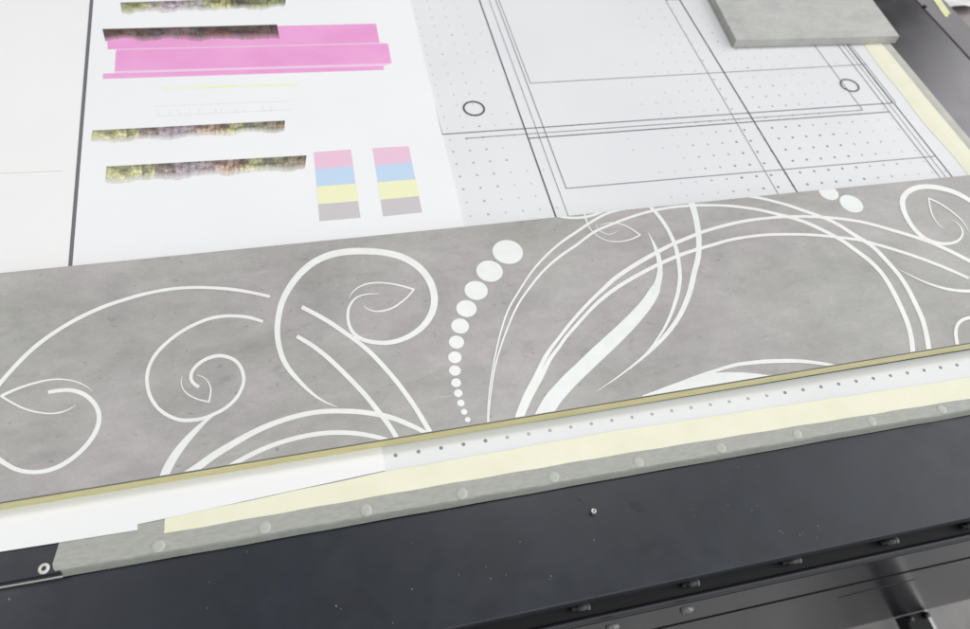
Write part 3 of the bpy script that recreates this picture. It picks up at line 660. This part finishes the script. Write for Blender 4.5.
stroke(R('D', (320, 530, 26), (400, 480, 26), (470, 440, 26), (540, 405, 26), (620, 372, 25), (700, 347, 25), (780, 328, 25), (860, 316, 25), (940, 312, 25)) + R('F', (330, 566, 25), (400, 577, 24), (470, 594, 22), (540, 620, 20)))
stroke(R('F', (238, 434, 2), (190, 416, 8), (140, 388, 13), (90, 348, 18), (40, 298, 23), (0, 252, 26)) +
       R('E', (118, 650, 28), (95, 580, 30), (86, 500, 31), (93, 430, 32), (110, 360, 33), (145, 290, 34), (200, 218, 35), (270, 160, 35), (350, 124, 36), (440, 108, 36), (540, 106, 35), (620, 113, 34), (700, 132, 35), (770, 168, 36), (820, 214, 37), (855, 272, 38), (870, 340, 38), (862, 400, 37), (830, 460, 34), (780, 508, 30), (710, 545, 26), (640, 562, 24), (570, 560, 22), (510, 545, 21), (470, 518, 20), (447, 480, 18), (438, 430, 16), (443, 390, 13), (458, 360, 11), (485, 335, 8), (530, 321, 6), (595, 318, 3)))
stroke(R('E', (445, 340, 2), (460, 312, 5), (490, 287, 7), (530, 270, 8), (580, 263, 8), (640, 266, 8), (700, 277, 9), (770, 297, 10)))
stroke(R('E', (770, 294, 9), (740, 330, 9), (700, 364, 9), (660, 389, 9), (615, 403, 9), (570, 405, 7), (535, 393, 5), (515, 378, 2)))
stroke(R('E', (208, 384, 22), (270, 416, 23), (350, 462, 24), (420, 510, 24), (490, 560, 24)) + R('F', (410, 171, 24), (470, 235, 25), (530, 305, 25), (590, 385, 26), (640, 460, 26), (690, 545, 27), (725, 610, 27)))
stroke(R('F', (34, 81, 22), (100, 120, 23), (170, 172, 24), (240, 235, 25), (310, 305, 26), (380, 380, 27), (440, 455, 28), (490, 520, 27), (525, 575, 26), (555, 630, 26)))
# twin thin lines
stroke(R('H', (337, 560, 6), (340, 480, 7), (347, 400, 7), (358, 320, 7), (375, 230, 8), (400, 120, 9)) + R('G', (440, 449, 10), (500, 345, 10), (560, 255, 11), (630, 177, 12), (700, 115, 13), (780, 60, 14)) + R('I', (271, 200, 14), (340, 165, 13), (410, 146, 12), (500, 122, 11)))
stroke(R('H', (342, 560, 5), (347, 480, 6), (357, 390, 7), (371, 300, 8), (390, 225, 8), (425, 120, 9)) + R('G', (485, 430, 11), (545, 340, 12), (620, 250, 13), (700, 180, 14), (780, 125, 14)) + R('I', (270, 260, 14), (380, 212, 14), (480, 176, 14), (560, 154, 14), (640, 139, 14), (720, 130, 14), (800, 126, 14), (900, 127, 13)) +
       R('K', (269, 181, 14), (340, 190, 14), (400, 200, 15), (480, 219, 16), (560, 239, 17), (640, 267, 18), (720, 304, 18), (800, 347, 19), (890, 410, 20)) + R('L', (476.5, 461, 21), (533.4, 523, 22)) + R('M', (581, 150, 24), (625, 240, 25), (658, 320, 26), (675, 390, 27), (682, 450, 27), (686, 510, 27)))
stroke(R('K', (280, 121, 12), (340, 130, 14), (400, 140, 14), (460, 154, 14), (540, 176, 15), (620, 204, 16), (690, 228, 16), (740, 248, 17), (800, 279, 18), (860, 318, 19)) + R('L', (476.5, 377.7, 20), (533.4, 432.6, 21), (585.8, 490, 21), (623.7, 537.4, 22)) + R('M', (662, 150, 24), (699, 225, 25), (732, 300, 26), (752, 380, 27), (762, 440, 28), (768, 500, 28)))
# paired long arcs
stroke(R('H', (478, 570, 28), (490, 525, 28), (528, 430, 29), (580, 330, 28), (624, 238, 24), (661, 180, 20), (688.6, 144.7, 18), (743, 75, 18)) + R('G', (797, 461, 18), (855.7, 399.2, 19), (920, 339, 21)) + R('I', (370, 494, 23), (440, 445, 23), (520, 396, 23), (590, 357, 22), (660, 321, 20), (740, 288, 19)) +
       R('K', (101, 313, 18), (150, 297, 17), (230, 275, 17), (310, 257, 16), (400, 244, 15), (500, 235, 15), (600, 232, 15), (700, 235, 15), (800, 243, 15), (900, 258, 15)) + R('L', (490, 274, 15), (580, 300, 16), (680, 330, 16), (780, 365, 17), (860, 400, 18), (968, 455, 19), (1040, 493, 19)))
stroke(R('H', (498, 570, 24), (511, 525, 25), (552, 430, 26), (606, 330, 26), (648, 246, 22), (697, 180, 19), (721, 144.7, 18), (781, 75, 18)) + R('G', (838, 461, 18), (890.2, 408.7, 20)) + R('I', (370, 546, 21), (450, 496, 21), (520, 457, 20), (600, 417, 20), (690, 378, 20), (780, 347, 18), (870, 321, 17)) +
       R('K', (240, 351, 16), (340, 333, 15), (440, 323, 15), (560, 321, 14), (680, 325, 14), (800, 337, 14), (900, 350, 15)) + R('L', (500, 371, 15), (600, 400, 15), (700, 433, 15), (800, 470, 15), (880, 503, 15), (962, 540, 14)))
# thick brush stroke and its companions
stroke(R('I', (540, 262, 2), (556, 295, 9), (574, 335, 18), (590, 380, 26), (598, 430, 28), (596, 480, 33), (582, 530, 43)) + R('J', (424, 0, 56), (390, 58, 63), (335, 125, 70), (268, 195, 76), (198, 262, 80), (130, 325, 82), (60, 392, 82)) + R('H', (748, 350, 84), (700, 402, 86), (660, 450, 88), (630, 500, 90), (600, 560, 92)), 'ink_pale')
stroke(R('I', (530, 112, 16), (548, 132, 17), (580, 165, 18), (615, 210, 19), (650, 270, 20), (678, 340, 22), (692, 410, 22), (698, 480, 22)) + R('J', (541, 0, 22), (525, 60, 20), (500, 130, 18), (465, 200, 14), (425, 260, 11), (380, 315, 8), (330, 365, 5), (300, 395, 3)))
stroke(R('I', (735, 75, 34), (756, 115, 34), (775, 180, 32), (788, 250, 32), (793, 320, 30), (788, 390, 30), (770, 460, 30)) + R('J', (600, 0, 30), (575, 70, 28), (540, 140, 26), (490, 210, 24), (430, 275, 20), (365, 335, 15), (290, 395, 10), (220, 447, 7), (170, 480, 4), (130, 508, 1)))
# small leaf by the back edge
stroke(R('I', (500, 275, 8), (450, 297, 7), (400, 307, 6), (350, 305, 5), (310, 293, 5), (270, 265, 5), (240, 225, 7), (220, 160, 10)))
stroke(R('I', (502, 276, 8), (465, 250, 7), (420, 225, 6), (370, 213, 5), (330, 215, 4), (300, 228, 2)))
stroke(R('I', (280, 215, 2), (290, 245, 4), (320, 265, 4), (350, 271, 4), (392, 252, 2)))
stroke(R('I', (60, 172, 12), (130, 187, 13), (200, 188, 13), (260, 177, 13), (330, 150, 12)))
# bottom arcs at the front edge
stroke(R('J', (500, 478, 4), (620, 436, 14), (720, 404, 18), (830, 373, 20)) + R('N', (350, 364, 21), (420, 357, 22), (520, 354, 22), (600, 355, 20), (680, 363, 18), (740, 372, 16), (820, 388, 15)))
bm = bmesh.new(); poly = [(x/SC + 570, y/SC + 290) for x, y in [(360, 527), (500, 474), (620, 431), (700, 409), (735, 412), (780, 410), (860, 411), (930, 417), (1000, 426), (1000, 440), (360, 560)]]
wt = [atb(x, y, INK[0]).to_2d() for x, y in poly]; dn = [Vector((p.x, yfront(p.x))) for p in wt]
for i in range(8): ink_poly(bm, [wt[i], wt[i+1], dn[i+1], dn[i]])
link('scroll_line', bm, M['ink_pale'], BD); INK[0] += 0.000008
# spiral at the right end
stroke(R('L', (1060, 220, 22), (1010, 178, 22), (968, 152, 22), (900, 115, 24), (830, 93, 25), (760, 83, 26), (700, 89, 28), (655, 112, 30), (632, 147, 32), (636, 195, 28), (660, 250, 24), (700, 305, 22), (750, 345, 20), (810, 365, 18), (870, 366, 15), (912, 350, 13), (931, 320, 11), (925, 290, 8), (900, 262, 4), (870, 245, 1)))
stroke(R('L', (761, 137, 8), (770, 190, 8), (785, 235, 7), (810, 270, 5), (840, 297, 2)))
stroke(R('L', (760, 140, 8), (810, 163, 8), (860, 195, 8), (910, 235, 7), (945, 275, 5), (960, 310, 2)))
stroke(R('L', (610, 495, 2), (650, 515, 5), (710, 545, 8), (780, 573, 11), (850, 593, 14), (920, 603, 16), (968, 604, 17), (1050, 598, 18)))
stroke(R('M', (1040, 292, 18), (1000, 286, 18), (968, 288, 18), (930, 299, 18), (905, 325, 18), (897, 365, 20), (903, 412, 20), (910, 460, 20)))

def dot(reg, x, y, r):
    ox, oy = REG[reg]; px, py = x/SC + ox, y/SC + oy; r = r/SC
    c = atb(px, py, 0.0002); gx_ = (atb(px+1, py) - atb(px-1, py)).to_2d()/2; gy_ = (atb(px, py+1) - atb(px, py-1)).to_2d()/2
    # image half-width of a world circle of radius 1 = norm of the first row of the inverse Jacobian
    det = gx_.x*gy_.y - gy_.x*gx_.y; row = Vector((gy_.y/det, -gy_.x/det)); rw = r/row.length
    bm = bmesh.new(); S = 40
    ink_poly(bm, [Vector((c.x + rw*math.cos(2*math.pi*k/S), c.y + rw*math.sin(2*math.pi*k/S))) for k in range(S)])
    link('printed_dot', bm, M['ink_pale'], BD)
INK[0] = 0.0002
for d_ in (('G', 438, 159, 76), ('G', 347, 255, 66), ('G', 280, 351, 58), ('G', 232, 442, 51), ('G', 200, 529, 44.5), ('H', 182, 160, 38), ('H', 174, 236, 33.5), ('H', 174, 302, 29.5),
           ('H', 180, 363, 25), ('H', 191, 415, 21.5), ('H', 204, 464, 18.5), ('H', 220, 508, 16), ('H', 238, 547, 14), ('K', 855, 168, 59), ('K', 742, 113, 50), ('K', 656, 72, 42)): dot(*d_)

# ------------------------------------------------------------------ loose sample tile and white wipe
TT = 0.016
a, b = at(736.4, 40.4, TT), at(899.8, 36.0, TT); c_, d_ = at(715.2, 0, TT), at(873, 0, TT)
e0 = (c_ - a).normalized(); e1 = (d_ - b).normalized()
pts = [a.to_2d(), b.to_2d(), (b + e1*0.34).to_2d(), (a + e0*0.34).to_2d()]
TL = root('sample_tile', (0.9, 1.1, 0.0011), 'thick pale grey concrete-look sample slab lying on the bed, top right', 'sample board')
bm = bmesh.new(); add_slab(bm, pts, 0.0013, TT)
bmesh.ops.bevel(bm, geom=[e for e in bm.edges if abs(e.verts[0].co.z - TT) < 1e-5 and abs(e.verts[1].co.z - TT) < 1e-5], offset=0.0006, segments=2, affect='EDGES')
link('slab', bm, M['tile'], TL)

bm = bmesh.new(); p = at(975, 0, -0.03); g = []
for i in range(25):
    row = []
    for j in range(25):
        u, v_ = i/24-0.5, j/24-0.5
        z = -0.0435 + 0.010*abs(math.sin(u*9+v_*5)) + 0.008*abs(math.sin(v_*11-u*4)) + random.uniform(0, 0.0012)
        row.append(bm.verts.new((1.395 + 0.22*u + 0.03*v_ + 0.012*math.sin(v_*9), 1.245 + 0.28*v_ + 0.05*u + 0.012*math.sin(u*10), z)))
    g.append(row)
for a_, b_ in zip(g, g[1:]):
    for j in range(24): f = bm.faces.new((a_[j], b_[j], b_[j+1], a_[j+1])); f.smooth = True
w = link('cleaning_cloth', bm, M['cloth']); md = w.modifiers.new('thickness', 'SOLIDIFY'); md.thickness = 0.0012
tag(w, 'crumpled white cloth lying beyond the outer side deck, top right corner', 'cloth')
